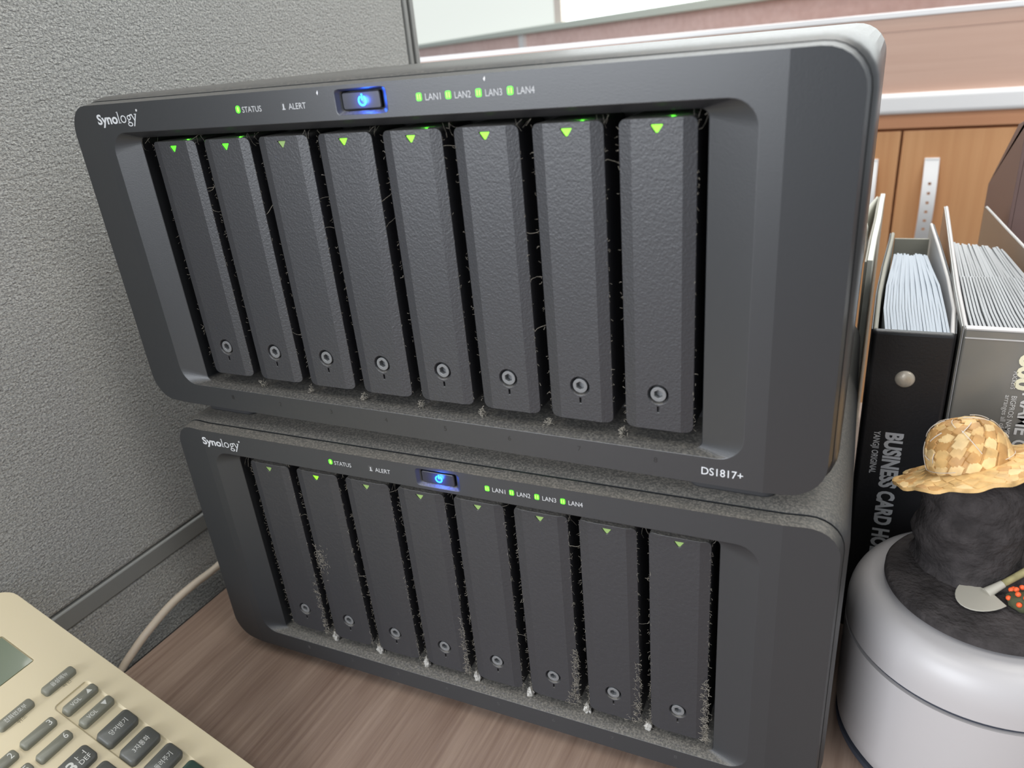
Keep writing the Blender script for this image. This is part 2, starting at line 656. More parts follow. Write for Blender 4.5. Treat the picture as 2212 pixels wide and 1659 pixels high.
def storage(loc, rz, label, upper):
    root = tag(empty('network_storage_unit', loc, rz), label, 'storage unit', 'stacked eight-bay storage units')
    case_m = M['case_clean'] if upper else M['case_dusty']
    tray_m = M['tray'] if upper else M['tray_low']
    # --- case shell
    bm = bmesh.new()
    prof = [(0.2, 7.3), (1.3, 7.0), (2.3, 9.0), (3.0, 13.0), (3.0, 228.0), (1.0, 232.0)]
    rings = []
    for e, y in prof:
        rings.append(ring(bm, [(u, y + (wing_y(min(max(u, 0), W)) if y < 14 else 0), v) for u, v in rrect(-e, W + e, -e, H + e, 13 + e, 7, (B0, B1))]))
    for i in range(len(rings) - 1):
        loft(bm, rings[i], rings[i + 1])
    bm.faces.new(rings[-1])
    mk('case', bm, case_m, root, smooth=35)
    # --- front bezel
    bm = bmesh.new()
    r_out = ring(bm, [(u, 6.2 + wing_y(min(max(u, 0), W)), v) for u, v in rrect(-1, W + 1, -1, H + 1, 14, 7, (B0, B1))])
    face = [(u, v) for u, v in rrect(0, W, 0, H, 13, 7, (B0, B1))]
    r_face = ring(bm, [(u, wing_y(u), v) for u, v in face])
    rb = bmesh.new()
    q_out = ring(rb, [v.co.copy() for v in r_out])
    q_face = ring(rb, [v.co + Vector((0, 0.05, 0)) for v in r_face])
    loft(rb, q_out, q_face)
    mk('bezel_rim', rb, case_m, root, smooth=40)
    bmesh.ops.delete(bm, geom=r_out, context='VERTS')
    right = [v for v, (u, w) in zip(r_face, face) if u >= B1 - 1e-6]
    left = [v for v, (u, w) in zip(r_face, face) if u <= B0 + 1e-6]
    # order of the left loop: TL bend ... BL bend is contiguous; the right one wraps round
    i1 = [i for i, (u, w) in enumerate(face) if abs(u - B1) < 1e-6 and w < 1][0]
    n = len(face)
    seq = [(i1 + k) % n for k in range(n)]
    rl = []
    for i in seq:
        rl.append(i)
        if abs(face[i][0] - B1) < 1e-6 and face[i][1] > H - 1:
            break
    bm.faces.new([r_face[i] for i in rl])
    i2 = [i for i, (u, w) in enumerate(face) if abs(u - B0) < 1e-6 and w > H - 1][0]
    ll = []
    for k in range(n):
        i = (i2 + k) % n
        ll.append(i)
        if abs(face[i][0] - B0) < 1e-6 and face[i][1] < 1:
            break
    bm.faces.new([r_face[i] for i in ll])
    mid = [r_face[rl[-1]], r_face[ll[0]], r_face[ll[-1]], r_face[rl[0]]]
    rec_o = ring(bm, [(u, 0, v) for u, v in rrect(26.5, 311.5, 11.6, 137.2, 9.5, 7)])
    rec_i = ring(bm, [(u, 4.8, v) for u, v in rrect(39.5, 295.6, 12.4, 134.3, 3.0, 7)])
    rec_b = ring(bm, [(u, 30, v) for u, v in rrect(39.5, 295.6, 12.4, 134.3, 3.0, 7)])
    pw_o = ring(bm, [(u, 0, v) for u, v in rrect(156.3, 179.7, 139.0, 148.1, 1.6, 4)])
    pw_i = ring(bm, [(u, 1.6, v) for u, v in rrect(158.6, 177.2, 140.3, 147.2, 1.2, 4)])
    pw_b = ring(bm, [(u, 4.0, v) for u, v in rrect(158.6, 177.2, 140.3, 147.2, 1.2, 4)])
    fill(bm, [mid, rec_o, pw_o])
    loft(bm, rec_o, rec_i)
    loft(bm, rec_i, rec_b)
    loft(bm, pw_o, pw_i)
    loft(bm, pw_i, pw_b)
    bm.faces.new(pw_b)
    fb = mk('front_bezel', bm, M['bezel'] if upper else M['bezel_low'], root, bevel=0.4, seg=2, smooth=14, angle=14)
    crease(fb, (B0, B1), 0.1)
    # --- cage behind the trays
    bm = bmesh.new()
    box(bm, 38, 297, 30, 34, 11, 136)
    mk('drive_cage', bm, M['cavity'], root, smooth=0)
    # --- power button
    bm = bmesh.new()
    prism(bm, rrect(159.2, 176.6, 140.7, 146.9, 1.0, 4), 0.7, 3.9, lambda u, v, w: (u, w, v))
    pb = mk('power_button', bm, M['button'], root, bevel=0.35)
    pu, pv = 168.4, 143.65
    for rr, wd, y, mm in ((1.62, 0.62, 0.6, 'led_blue'),):
        bm = bmesh.new()
        a0 = 28
        outr, innr = [], []
        for k in range(25):
            a = math.radians(90 + a0 + (360 - 2 * a0) * k / 24)
            outr.append((pu + (rr + wd / 2) * math.cos(a), pv + (rr + wd / 2) * math.sin(a)))
            innr.append((pu + (rr - wd / 2) * math.cos(a), pv + (rr - wd / 2) * math.sin(a)))
        prism(bm, outr + innr[::-1], y, y + 0.3, lambda u, v, w: (u, w, v))
        prism(bm, [(pu - 0.3, pv + 0.2), (pu + 0.3, pv + 0.2), (pu + 0.3, pv + 2.4), (pu - 0.3, pv + 2.4)], y, y + 0.3, lambda u, v, w: (u, w, v))
        mk('power_symbol', bm, M[mm], pb, smooth=0)
    pl = bpy.data.lights.new('power_led', 'POINT')
    pl.energy = 0.01
    pl.color = (0.02, 0.12, 1.0)
    pl.shadow_soft_size = 0.0015
    po = bpy.data.objects.new('power_led', pl)
    COL.objects.link(po)
    po.parent = root
    po.location = Vector((pu, -1.2, pv)) * S
    # --- status lamps and print
    vs = 143.6
    bm = bmesh.new()
    prism(bm, rrect(105.8, 108.0, vs - 1.45, vs + 1.45, 1.0, 4), -0.12, 0.2, lambda u, v, w: (u, w, v))
    sl = mk('status_light', bm, M['led_green'], root, smooth=0)
    bm = bmesh.new()
    prism(bm, rrect(106.6, 107.4, vs - 0.9, vs + 0.9, 0.3, 3), -0.2, 0.0, lambda u, v, w: (u, w, v))
    mk('light_core', bm, M['led_core'], sl, smooth=0)
    bm = bmesh.new()
    prism(bm, rrect(129.6, 132.2, vs - 1.6, vs + 1.6, 0.3, 2), -0.06, 0.2, lambda u, v, w: (u, w, v))
    al = mk('alert_light', bm, M['led_off'], root, smooth=0)
    bm = bmesh.new()
    box(bm, 130.6, 131.2, -0.12, 0.1, vs - 1.0, vs + 0.9)
    box(bm, 130.2, 131.7, -0.12, 0.1, vs - 1.3, vs - 0.9)
    mk('light_core', bm, M['print_grey'], al, smooth=0)
    for i in range(4):
        lu = 193.7 + 12.09 * i
        bm = bmesh.new()
        prism(bm, rrect(lu - 1.1, lu + 1.1, vs - 1.35, vs + 1.35, 0.6, 3), -0.12, 0.2, lambda u, v, w: (u, w, v))
        ll_ = mk('network_light', bm, M['led_green'], root, smooth=0)
        bm = bmesh.new()
        for s in (-0.5, 0.5):
            box(bm, lu + s - 0.22, lu + s + 0.22, -0.2, 0.0, vs - 0.9, vs + 0.9)
        mk('light_core', bm, M['led_core'], ll_, smooth=0)
        lettering('LAN%d' % (i + 1), M['print_grey'], root, (lu + 2.6, 0, 142.3), (1, 0, 0), (0, 0, 1), 2.25, 6.4)
    lettering('STATUS', M['print_grey'], root, (109.1, 0, 142.3), (1, 0, 0), (0, 0, 1), 2.2, 10.2)
    lettering('ALERT', M['print_grey'], root, (133.4, 0, 142.3), (1, 0, 0), (0, 0, 1), 2.2, 8.6)
    # maker's word: bold sans first half, light second half with slab feet
    lettering('Syno', M['print'], root, (20.9, 0, 141.3), (1, 0, 0), (0, 0, 1), 4.3, 13.4, bold=0.028, ref='S')
    lettering('logy', M['print'], root, (34.9, 0, 141.3), (1, 0, 0), (0, 0, 1), 4.9, 12.0, bold=-0.008, ref='l')
    bm = bmesh.new()
    box(bm, 34.5, 36.2, -0.06, 0.1, 141.3, 141.6)
    box(bm, 34.5, 35.3, -0.06, 0.1, 145.8, 146.1)
    box(bm, 42.9, 44.3, -0.06, 0.1, 144.5, 144.8)
    box(bm, 45.6, 47.0, -0.06, 0.1, 144.5, 144.8)
    mk('lettering', bm, M['print'], root, smooth=0)
    bm = bmesh.new()
    prism(bm, circle(47.8, 146.2, 0.55, 10), -0.06, 0.1, lambda u, v, w: (u, w, v))
    mk('registered_mark', bm, M['print_grey'], root, smooth=0)
    lettering('DS1817+', M['print'], root, (296.6, 0, 4.15), (1, 0, 0), (0, 0, 1), 3.2, 15.2, bold=0.004)
    # --- feet
    for fx in (18, 288):
        for fy in (16, 196):
            bm = bmesh.new()
            prism(bm, rrect(fx, fx + 34, fy, fy + 22, 5, 4), -3 - FOOT, -2.5, lambda u, v, w: (u, v, w))
            mk('foot', bm, M['rubber'], root, bevel=1.0)
    # --- eight drive trays
    on = ['led_green', 'led_green', 'led_pale', 'led_lime', 'led_lime', 'led_lime', 'led_lime', 'led_lime'] if upper else \
        ['led_pale', 'led_lime', 'led_pale', 'led_pale', 'led_pale', 'led_pale', 'led_pale', 'led_pale']
    LV = 33.3
    if 'tray' not in PROTO:
        bm = bmesh.new()
        bx = 8.6
        ov = rrect(-THALF, THALF, TV0, TV1, 2.4, 5, (-bx, bx))

        def fy(u):
            return TD + 1.15 * max(0.0, (abs(u) - bx) / (THALF - bx))
        fr = ring(bm, [(u, fy(u) , v) for u, v in ov])
        bk = ring(bm, [(u, 29.5, v) for u, v in ov])
        loft(bm, fr, bk)
        nn = len(ov)
        ia = [i for i, (u, w) in enumerate(ov) if abs(u - bx) < 1e-6 and w < TV0 + 1][0]
        rs = []
        for k in range(nn):
            i = (ia + k) % nn
            rs.append(i)
            if abs(ov[i][0] - bx) < 1e-6 and ov[i][1] > TV1 - 1:
                break
        ib = [i for i, (u, w) in enumerate(ov) if abs(u + bx) < 1e-6 and w > TV1 - 1][0]
        ls = []
        for k in range(nn):
            i = (ib + k) % nn
            ls.append(i)
            if abs(ov[i][0] + bx) < 1e-6 and ov[i][1] < TV0 + 1:
                break
        bm.faces.new([fr[i] for i in rs])
        bm.faces.new([fr[i] for i in ls])
        lock_o = ring(bm, [(u, TD, v) for u, v in circle(0, LV, 4.1, 24)])
        lock_i = ring(bm, [(u, TD + 1.5, v) for u, v in circle(0, LV, 3.35, 24)])
        lock_b = ring(bm, [(u, TD + 3.5, v) for u, v in circle(0, LV, 3.35, 24)])
        tv = 128.8
        tri_s = [(-2.15, tv + 1.25), (-1.9, tv + 1.5), (1.9, tv + 1.5), (2.15, tv + 1.25), (0.35, tv - 1.3), (-0.35, tv - 1.3)]
        tri_o = ring(bm, [(u, TD, v) for u, v in tri_s])
        tri_b = ring(bm, [(u * 0.92, TD + 0.9, tv + (v - tv) * 0.92) for u, v in tri_s])
        slot = [(-0.4, LV - 7.4), (0.4, LV - 7.4), (0.4, LV - 5.0), (-0.4, LV - 5.0)]
        slot_o = ring(bm, [(u, TD, v) for u, v in slot])
        slot_b = ring(bm, [(u, TD + 1.2, v) for u, v in slot])
        fill(bm, [[fr[rs[-1]], fr[ls[0]], fr[ls[-1]], fr[rs[0]]], lock_o, tri_o, slot_o])
        loft(bm, slot_o, slot_b)
        bm.faces.new(slot_b)
        loft(bm, lock_o, lock_i)
        loft(bm, lock_i, lock_b)
        bm.faces.new(lock_b)
        loft(bm, tri_o, tri_b)
        bm.faces.new(tri_b)
        t0 = mk('drive_tray', bm, M['tray'], None, bevel=0.4, seg=2, smooth=20, angle=25)
        crease(t0, (-bx, bx), TD + 0.1)
        bm = bmesh.new()
        # lock cylinder with a hexagonal socket
        y0 = TD + 0.25
        co = ring(bm, [(u, y0, v) for u, v in circle(0, LV, 3.05, 24)])
        cb = ring(bm, [(u, TD + 3.6, v) for u, v in circle(0, LV, 3.05, 24)])
        hx = [(1.75 * math.cos(math.radians(30 + 60 * k)), LV + 0.1 + 1.75 * math.sin(math.radians(30 + 60 * k))) for k in range(6)]
        ho = ring(bm, [(u, y0, v) for u, v in hx])
        hb = ring(bm, [(u, y0 + 2.4, v) for u, v in hx])
        loft(bm, co, cb)
        fill(bm, [co, ho])
        loft(bm, ho, hb)
        bm.faces.new(hb)
        l0 = mk('lock', bm, M['lock'], None, bevel=0.15, smooth=25)
        bm = bmesh.new()
        prism(bm, [(u * 0.9, tv + (v - tv) * 0.9) for u, v in tri_s], TD + 0.5, TD + 0.9, lambda u, v, w: (u, w, v))
        d0 = mk('indicator_light', bm, M['led_lime'], None, smooth=0)
        PROTO['tray'] = (t0, l0, d0)
        first = True
    else:
        first = False
    t0, l0, d0 = PROTO['tray']
    for i in range(8):
        use = first and i == 0
        t = t0 if use else dup(t0, root)
        t.parent = root
        t.location = Vector((TC0 + PITCH * i, 0, 0)) * S
        kids = []
        for k in (l0, d0):
            c = k if use else dup(k, t)
            c.parent = t
            kids.append(c)
        for c, mm in ((t, tray_m), (kids[0], M['lock']), (kids[1], M[on[i]])):
            c.material_slots[0].link = 'OBJECT'
            c.material_slots[0].material = mm
        if upper and i in (0, 1, 4, 6, 7):
            gl_ = bpy.data.lights.new('tray_led', 'POINT')
            gl_.energy = 0.0004
            gl_.color = (0.12, 1.0, 0.04)
            gl_.shadow_soft_size = 0.0005
            go = bpy.data.objects.new('tray_led', gl_)
            COL.objects.link(go)
            go.parent = t
            go.location = Vector((4.0, 10.0, TV1 + 1.0)) * S
        lettering(str(i + 1), M['print_dark'] if upper else M['led_off'], root, (TC0 + PITCH * i - 0.8, 0, 6.2), (1, 0, 0), (0, 0, 1), 2.2, 1.5)
    # --- lint: fringe along the tray edges, strands across the gaps, tufts at the foot of each gap
    bm = bmesh.new()
    rnd = random.Random(11 if upper else 23)
    for i in range(9):
        gl = TC0 + PITCH * (i - 0.5) - 2.3
        gr = gl + 4.6
        edges = ([(gr, 1)] if i < 8 else []) + ([(gl, -1)] if i > 0 else [])
        for eu, sgn in edges:
            cnt = (34 if upper else 90)
            for _ in range(cnt):
                tt = rnd.random()
                v = TV0 + 1 + (TV1 - TV0 - 2) * (tt if upper else tt ** 1.5)
                u = eu + sgn * rnd.uniform(-0.2, 0.7)
                ln = rnd.uniform(0.5, 1.5) * (0.9 if upper else 1.15)
                a = rnd.uniform(0, 6.28)
                hair(bm, (u, TD + 1.2, v), (u + ln * math.cos(a) * 0.7 - sgn * 0.3, TD + rnd.uniform(-0.1, 1.4), v + ln * math.sin(a)), r=rnd.uniform(0.035, 0.075), sag=0.3, n=4)
        if 0 < i < 9:
            for _ in range(rnd.choice((1, 2, 2, 3)) if upper else 1):
                v = rnd.uniform(TV0 + 6, TV1 - 4)
                if i < 8:
                    hair(bm, (gl - 0.3, TD + 1.4, v), (gr + 0.3, TD + rnd.uniform(1, 3), v + rnd.uniform(-2, 5)), r=rnd.uniform(0.05, 0.12), sag=1.1, n=6)
        # cobweb at the top of each gap
        for _ in range(4 if upper else 3):
            u0_ = gl + rnd.uniform(-4, 6)
            hair(bm, (max(u0_, 40), TD + rnd.uniform(1, 6), 133.8), (max(u0_ + rnd.uniform(-4, 4), 40.5), TD + rnd.uniform(1, 3), rnd.uniform(127, 132.5)), r=rnd.uniform(0.03, 0.07), sag=1.2, n=6)
        # mats of dust low down in the lower unit
        if not upper and i in (1, 4, 6, 7, 8):
            for _ in range(210 if i in (6, 8) else 110):
                v = TV0 + rnd.uniform(0, 1) ** 1.6 * 38
                u = gl - rnd.uniform(-0.6, 2.2) - (rnd.uniform(0, 6) * max(0, 1 - (v - TV0) / 14) if i in (6, 7) else 0)
                a = rnd.uniform(0, 6.28)
                ln = rnd.uniform(0.8, 2.2)
                hair(bm, (u, TD + 0.3, v), (u + ln * math.cos(a), TD + rnd.uniform(-0.5, 0.8), v + ln * math.sin(a)), r=rnd.uniform(0.045, 0.1), sag=0.7, n=5)
    if not upper:
        for _ in range(90):
            a = rnd.uniform(0, 6.28)
            u = TC0 + PITCH * 1 - 9.5 + rnd.gauss(0, 2.0)
            v = 74 + rnd.gauss(0, 4.5)
            hair(bm, (u, TD + 0.1, v), (u + 1.5 * math.cos(a), TD - 0.3, v + 1.5 * math.sin(a)), r=0.09, sag=0.6, n=4)
    for i in range(1, 8):
        gu = TC0 + PITCH * (i - 0.5) + 0.6
        for _ in range(34):
            a = rnd.uniform(0, 6.28)
            hh = rnd.uniform(0, 1)
            c = Vector((gu + rnd.gauss(0, 0.9) * (1.2 - hh), TD + 2 + rnd.uniform(-1, 1.5), 12.7 + hh * (3.2 if upper else 6.5)))
            hair(bm, c, c + Vector((math.cos(a), rnd.uniform(-0.5, 0.3), math.sin(a))) * 1.3, r=rnd.uniform(0.06, 0.13), sag=0.6, n=4)
    tag(mk('dust_lint', bm, M['lint'], root, smooth=0), kind='stuff')
    for i in (() if upper else range(1, 8)):
        gl = TC0 + PITCH * (i - 0.5)
        bm = bmesh.new()
        bmesh.ops.create_icosphere(bm, subdivisions=3, radius=1.0)
        for v in bm.verts:
            d = 1 + 0.7 * noise.noise(v.co * 2.3 + Vector((i * 3.1, 5 if upper else 9, 0)))
            c = v.co * d
            taper = 1 - 0.55 * max(0, c.z)
            v.co = Vector((gl + 0.8 + c.x * 1.9 * taper, TD + 2.6 + c.y * 1.5, (14.2 if upper else 15.0) + c.z * (1.9 if upper else 3.6)))
        mk('lint_tuft', bm, M['lint'] if upper else M['lint_pale'], root, smooth=180)
    if upper:
        for u, v, a in ((220.5, 147.9, 0.9), (148.5, 147.5, -0.7), (169.5, 0, 0)):
            if v == 0:
                continue
            bm = bmesh.new()
            prism(bm, [(u - 0.35, v), (u + 0.1, v - 0.8), (u + 0.4, v + 0.2), (u + 0.3, v + 0.9)], -0.08, 0.05, lambda p, q_, w: (p, w, q_))
            mk('paint_chip', bm, M['chip'], root, smooth=0)
    return root


storage((0, 0, -DESK), 0, 'dusty black eight-bay storage unit standing on the desk under its twin', False)
storage((-7.6164, 1.4966, 165.4951 - DESK), -0.0175, 'cleaner black eight-bay storage unit stacked on top of the dusty one', True)

# ------------------------------------------------------------------ cable
bm = bmesh.new()
zc = -DESK
path = smooth_path([(-59, 190, 9), (-60, 100, 6 + zc), (-60, 46.6, 3.6 + zc), (-60, 24.2, 4.6 + zc), (-60, 3.5, 4.0 + zc), (-60.5, -17.6, -1.3 + zc), (-62, -30.1, -7.5 + zc), (-64, -38.3, -13.8 + zc), (-66, -45, -24 + zc), (-67, -50, -60 + zc)], 8)
tube(bm, path, 2.6, n=12)
M['cable'] = mat('cable_cream', srgb(214, 200, 182), rough=0.5, bump=0.05)
tag(mk('network_cable', bm, M['cable'], smooth=60), 'cream cable curving out from behind the lower storage unit', 'cable')

# ------------------------------------------------------------------ desk phone
M['phone'] = mat('phone_cream', srgb(226, 212, 178), rough=0.42, bump=0.15, bscale=900, bdist=0.0001)
M['phone_well'] = mat('phone_well_cream', srgb(232, 220, 184), rough=0.4)
M['key_light'] = mat('phone_key_grey', srgb(134, 134, 121), rough=0.45, bump=0.1, bscale=900)
M['key_dark'] = mat('phone_key_slate', srgb(98, 99, 94), rough=0.45, bump=0.1, bscale=900)
M['key_green'] = mat('phone_key_green', srgb(66, 88, 78), rough=0.45)
M['lcd'] = mat('phone_lcd', srgb(116, 128, 106), rough=0.18, coat=0.5)
M['key_print'] = mat('key_print', srgb(215, 215, 208), rough=0.5)
M['plate_print'] = mat('plate_print', srgb(140, 132, 108), rough=0.6)
TA = math.radians(26)
ph = tag(empty('desk_phone', (10, -100, 38 - DESK)), 'cream desk telephone with grey keys and a small green-grey screen', 'telephone')
ph.rotation_euler = (0, TA, 0)           # local x runs down the keypad, y to the right, z out of the faceplate
WR, WL, LT, LB = 25.6, -165, -92, 104


bm = bmesh.new()
out = rrect(LT, LB, WL, WR, 9, 6)
top = ring(bm, [(x, y, 0) for x, y in out])
bot = ring(bm, [(x + (49.8 - x * math.sin(TA)) * math.sin(TA), y, -(49.8 - x * math.sin(TA)) * math.cos(TA)) for x, y in out])
scr = ring(bm, [(x, y, 0) for x, y in rrect(-68, -45, -95, 5.3, 0.8, 3)])
scb = ring(bm, [(x, y, -1.2) for x, y in rrect(-68, -45, -95, 5.3, 0.8, 3)])
well = ring(bm, [(x, y, 0) for x, y in rrect(-17.5, 66, -6.8, 12.4, 2, 3)])
welb = ring(bm, [(x, y, -1.0) for x, y in rrect(-17.5, 66, -6.0, 11.6, 2, 3)])
fill(bm, [top, scr, well], (0, 0, 1))
loft(bm, top, bot)
loft(bm, scr, scb)
loft(bm, well, welb)
bm.faces.new(welb)
bm.faces.new(scb)
bm.faces.new(bot)
mk('housing', bm, M['phone'], ph, bevel=0.9, seg=3, smooth=30)
bm = bmesh.new()
box(bm, -67.4, -45.6, -94.4, 4.7, -1.3, -0.4)
mk('screen', bm, M['lcd'], ph, smooth=0)
bm = bmesh.new()
box(bm, -83.5, -74.5, -2, 6, -0.3, 0.14)
mk('indicator_window', bm, M['phone_well'], ph, bevel=0.3)


def key(l, w0, w1, half, h, material, text, tw=None, th=2.6, dark=False, corner='mid', z0=-1.0):
    bm = bmesh.new()
    r = min(half * 0.55, 2.2)
    a = ring(bm, [(x, y, z0) for x, y in rrect(l - half, l + half, w0 - 1.5, w1 + 1.5, r, 4)])
    b = ring(bm, [(x, y, h - 0.9) for x, y in rrect(l - half + 0.15, l + half - 0.15, w0 - 1.3, w1 + 1.3, r, 4)])
    c = ring(bm, [(x, y, h) for x, y in rrect(l - half + 1.1, l + half - 1.1, w0 - 0.3, w1 + 0.3, r * 0.7, 4)])
    loft(bm, a, b)
    loft(bm, b, c)
    bm.faces.new(c)
    bm.faces.new(a)
    o = mk('key', bm, material, ph, smooth=50)
    if text:
        tw = tw or (w1 - w0) * 0.62
        st = (w0 + w1) / 2 - tw / 2 if corner == 'mid' else w1 - tw - 0.6
        lettering(text, M['key_print'], o, (l + th / 2, st, h), (0, 1, 0), (-1, 0, 0), th, tw, depth=0.05)
    return o


LK, DK = M['key_light'], M['key_dark']
key(-26.4, -3.3, 11.0, 2.7, 3, LK, '음성메뉴', 8.6, 2.3)
key(-27.0, -26.2, -11.5, 2.7, 3, LK, '전화번호부', 10.6, 2.3)
key(-11.6, -26.0, -11.9, 2.7, 3, LK, '3', 1.8, 3.0, corner='r')
key(-0.9, -26.4, -12.2, 2.7, 3, LK, '6', 1.8, 3.0, corner='r')
key(-11.5, -46, -31.5, 2.7, 3, LK, '2', 1.8, 3.0, corner='r')
key(-1.5, -46, -31.8, 2.7, 3, LK, '5', 1.8, 3.0, corner='r')
for k_, s_, g_ in ((-10.9, 'VOL', 1), (0.0, 'VOL', -1)):
    o = key(k_, -4.3, 10.6, 2.7, 3, LK, None)
    lettering(s_, M['key_print'], o, (k_ + 1.2, -2.2, 3), (0, 1, 0), (-1, 0, 0), 2.2, 5.0, depth=0.05)
    bm = bmesh.new()
    prism(bm, [(k_ + 1.1 * g_, 6.2), (k_ + 1.1 * g_, 9.0), (k_ - 1.3 * g_, 7.6)], 2.9, 3.06, lambda u, v, w: (u, v, w))
    mk('arrow_mark', bm, M['key_print'], o, smooth=0)
key(14.5, -5.0, 10.2, 5.1, 3.4, DK, '당겨받기', 9.6, 2.6)
key(29.2, -5.0, 10.0, 5.1, 3.4, DK, '3자통화', 9.2, 2.6)
key(43.6, -5.0, 9.9, 5.1, 3.4, DK, '돌려주기', 9.6, 2.6)
key(58.0, -5.0, 9.6, 5.1, 3.4, M['key_green'], '스피커', 7.0, 2.6)
for r_, row in enumerate((('1', '2', '3'), ('4', '5', '6'), ('7', '8', '9'))):
    for c_, d_ in enumerate(row):
        w1 = -12.6 - (2 - c_) * 20.0
        l_ = 13.4 + r_ * 13.2
        o = key(l_, w1 - 13.6, w1, 5.0, 3.4, DK, None)
        lettering(d_, M['key_print'], o, (l_ + 2.6, w1 - 11.4, 3.4), (0, 1, 0), (-1, 0, 0), 5.0, 3.4, bold=0.02, depth=0.05)
        if d_ == '3':
            lettering('ㅏㅓ', M['key_print'], o, (l_ - 0.2, w1 - 6.2, 3.4), (0, 1, 0), (-1, 0, 0), 2.4, 4.6, depth=0.05)
            lettering('DEF', M['key_print'], o, (l_ + 2.8, w1 - 6.6, 3.4), (0, 1, 0), (-1, 0, 0), 2.2, 5.6, depth=0.05)
lettering('확인', M['plate_print'], ph, (-22.2, 3.2, 0), (0, 1, 0), (-1, 0, 0), 2.3, 4.4, depth=0.04)
lettering('취소', M['plate_print'], ph, (-22.7, -20.4, 0), (0, 1, 0), (-1, 0, 0), 2.3, 4.4, depth=0.04)

# ------------------------------------------------------------------ round canister
M['canister'] = mat('canister_white', (0.42, 0.405, 0.408, 1), rough=0.38, bump=0.05)
M['seam'] = mat('canister_seam', (0.03, 0.035, 0.05, 1), rough=0.6)
CX_, CY_ = 404.2, 77.4
can = tag(empty('round_canister', (CX_, CY_, 0)), 'white round lidded canister with the figurine standing on its lid', 'canister')
zs = 54 - DESK
bm = bmesh.new()
lathe(bm, [(50, 4.2), (54.5, 4.4), (56.0, 7.0), (57.0, 14), (57.2, zs - 2.0)], 96)
mk('body', bm, M['canister'], can, smooth=40)
bm = bmesh.new()
lathe(bm, [(54, 0.0), (55, 0.0), (56.2, 1.0), (56.2, 4.0), (50, 4.1)], 96)
mk('base_ring', bm, M['seam'], can, smooth=40)
bm = bmesh.new()
lathe(bm, [(55.4, zs - 2.2), (55.4, zs + 0.9)], 96)
mk('seam', bm, M['seam'], can)
bm = bmesh.new()
ZT = 80 - DESK
prof = [(56.0, zs + 0.4), (57.2, zs + 0.7)]
for k in range(0, 11):
    a = math.radians(90 * k / 10)
    prof.append((57.2 - 11 * (1 - math.cos(a)), ZT - 2.6 - 17 + 17 * math.sin(a)))
prof += [(40, ZT - 1.2), (20, ZT - 0.3), (1, ZT)]
prof = [p for i, p in enumerate(prof) if i < 2 or p[1] > zs + 0.8]
lathe(bm, prof, 96)
mk('lid', bm, M['canister'], can, smooth=40)

# ------------------------------------------------------------------ figurine, hat, shovel, berries
M['felt'] = mat('figurine_charcoal', (0.048, 0.043, 0.043, 1), rough=0.95, var=0.35, vscale=120, bump=1.0, bscale=420, bdist=0.0012, spec=0.15)
fig = tag(empty('charcoal_figurine', (CX_, CY_, ZT)), 'rough charcoal-black figurine on a round base, wearing the straw hat', 'figurine')


def lumpy(v, amp, sc, seed):
    d = noise.fractal(v * sc + Vector((seed, 0, 0)), 0.9, 2.0, 5)
    return d * amp


bm = bmesh.new()
DR = 42.8
prof = [(DR - 2, 0.1), (DR, 0.6), (DR, 2.6), (DR - 1.2, 3.6), (36, 3.9), (30, 4.1), (24, 4.3), (18, 4.4), (12, 4.5), (6, 4.5), (1, 4.5)]
lathe(bm, prof, 96)
for v in bm.verts:
    if v.co.z > 1:
        r = math.hypot(v.co.x, v.co.y)
        v.co.z += lumpy(v.co, 0.35, 0.25, 4)
        if r > 30:
            k = 1 + 0.006 * lumpy(v.co, 1, 0.12, 9)
            v.co.x *= k
            v.co.y *= k
mk('base', bm, M['felt'], fig, smooth=60)
bm = bmesh.new()
FX, FY = 395.5 - CX_, 91.0 - CY_
prof = [(23.5, 4), (22.5, 5.5), (21.6, 9), (21.4, 14), (21.6, 20), (21.8, 26), (21.8, 31), (21.2, 36), (20.6, 40), (20.2, 44), (19.4, 48), (18, 52), (14, 55), (8, 57), (1, 57.5)]
pf = []
for i in range(len(prof) - 1):
    for k in range(3):
        t = k / 3
        pf.append((prof[i][0] * (1 - t) + prof[i + 1][0] * t, prof[i][1] * (1 - t) + prof[i + 1][1] * t))
pf.append(prof[-1])
lathe(bm, pf, 80)
for v in bm.verts:
    p = Vector(v.co)
    r = math.hypot(p.x, p.y)
    ang = math.atan2(p.y, p.x)
    k = 1 + (0.07 * noise.noise(p * 0.09 + Vector((7, 3, 1))) + 0.045 * noise.fractal(p * 0.16, 1.0, 2.0, 4))
    # an arm-like bulge swirling round the flank
    s = math.sin(ang * 1.0 + p.z * 0.09)
    k += 0.05 * math.exp(-((p.z - 26 - 7 * s) / 5.0) ** 2) - 0.04 * math.exp(-((p.z - 35 - 6 * s) / 2.5) ** 2)
    ln_ = p.z / 57.0
    v.co = Vector((p.x * k + FX - 3.0 * ln_, p.y * k + FY - 8.0 * ln_, p.z))
mk('body', bm, M['felt'], fig, smooth=80)

M['straw'] = mat('straw', srgb(206, 168, 110), rough=0.55, var=0.28, vscale=160, stretch=(1, 1, 1), bump=0.4, bscale=500, bdist=0.0003)
M['straw_pale'] = mat('straw_pale', srgb(222, 190, 136), rough=0.5, var=0.22, vscale=160, bump=0.4, bscale=500, bdist=0.0003)
M['straw_dark'] = mat('straw_tan', srgb(186, 142, 86), rough=0.55, var=0.25, vscale=160, bump=0.4, bscale=500, bdist=0.0003)
M['thread'] = mat('white_thread', (0.66, 0.6, 0.52, 1), rough=0.8)
hat = empty('straw_hat', (388.2, 79.4, 141.0 - DESK))
tag(hat, 'little woven straw hat with a wavy brim on the charcoal figurine', 'hat')
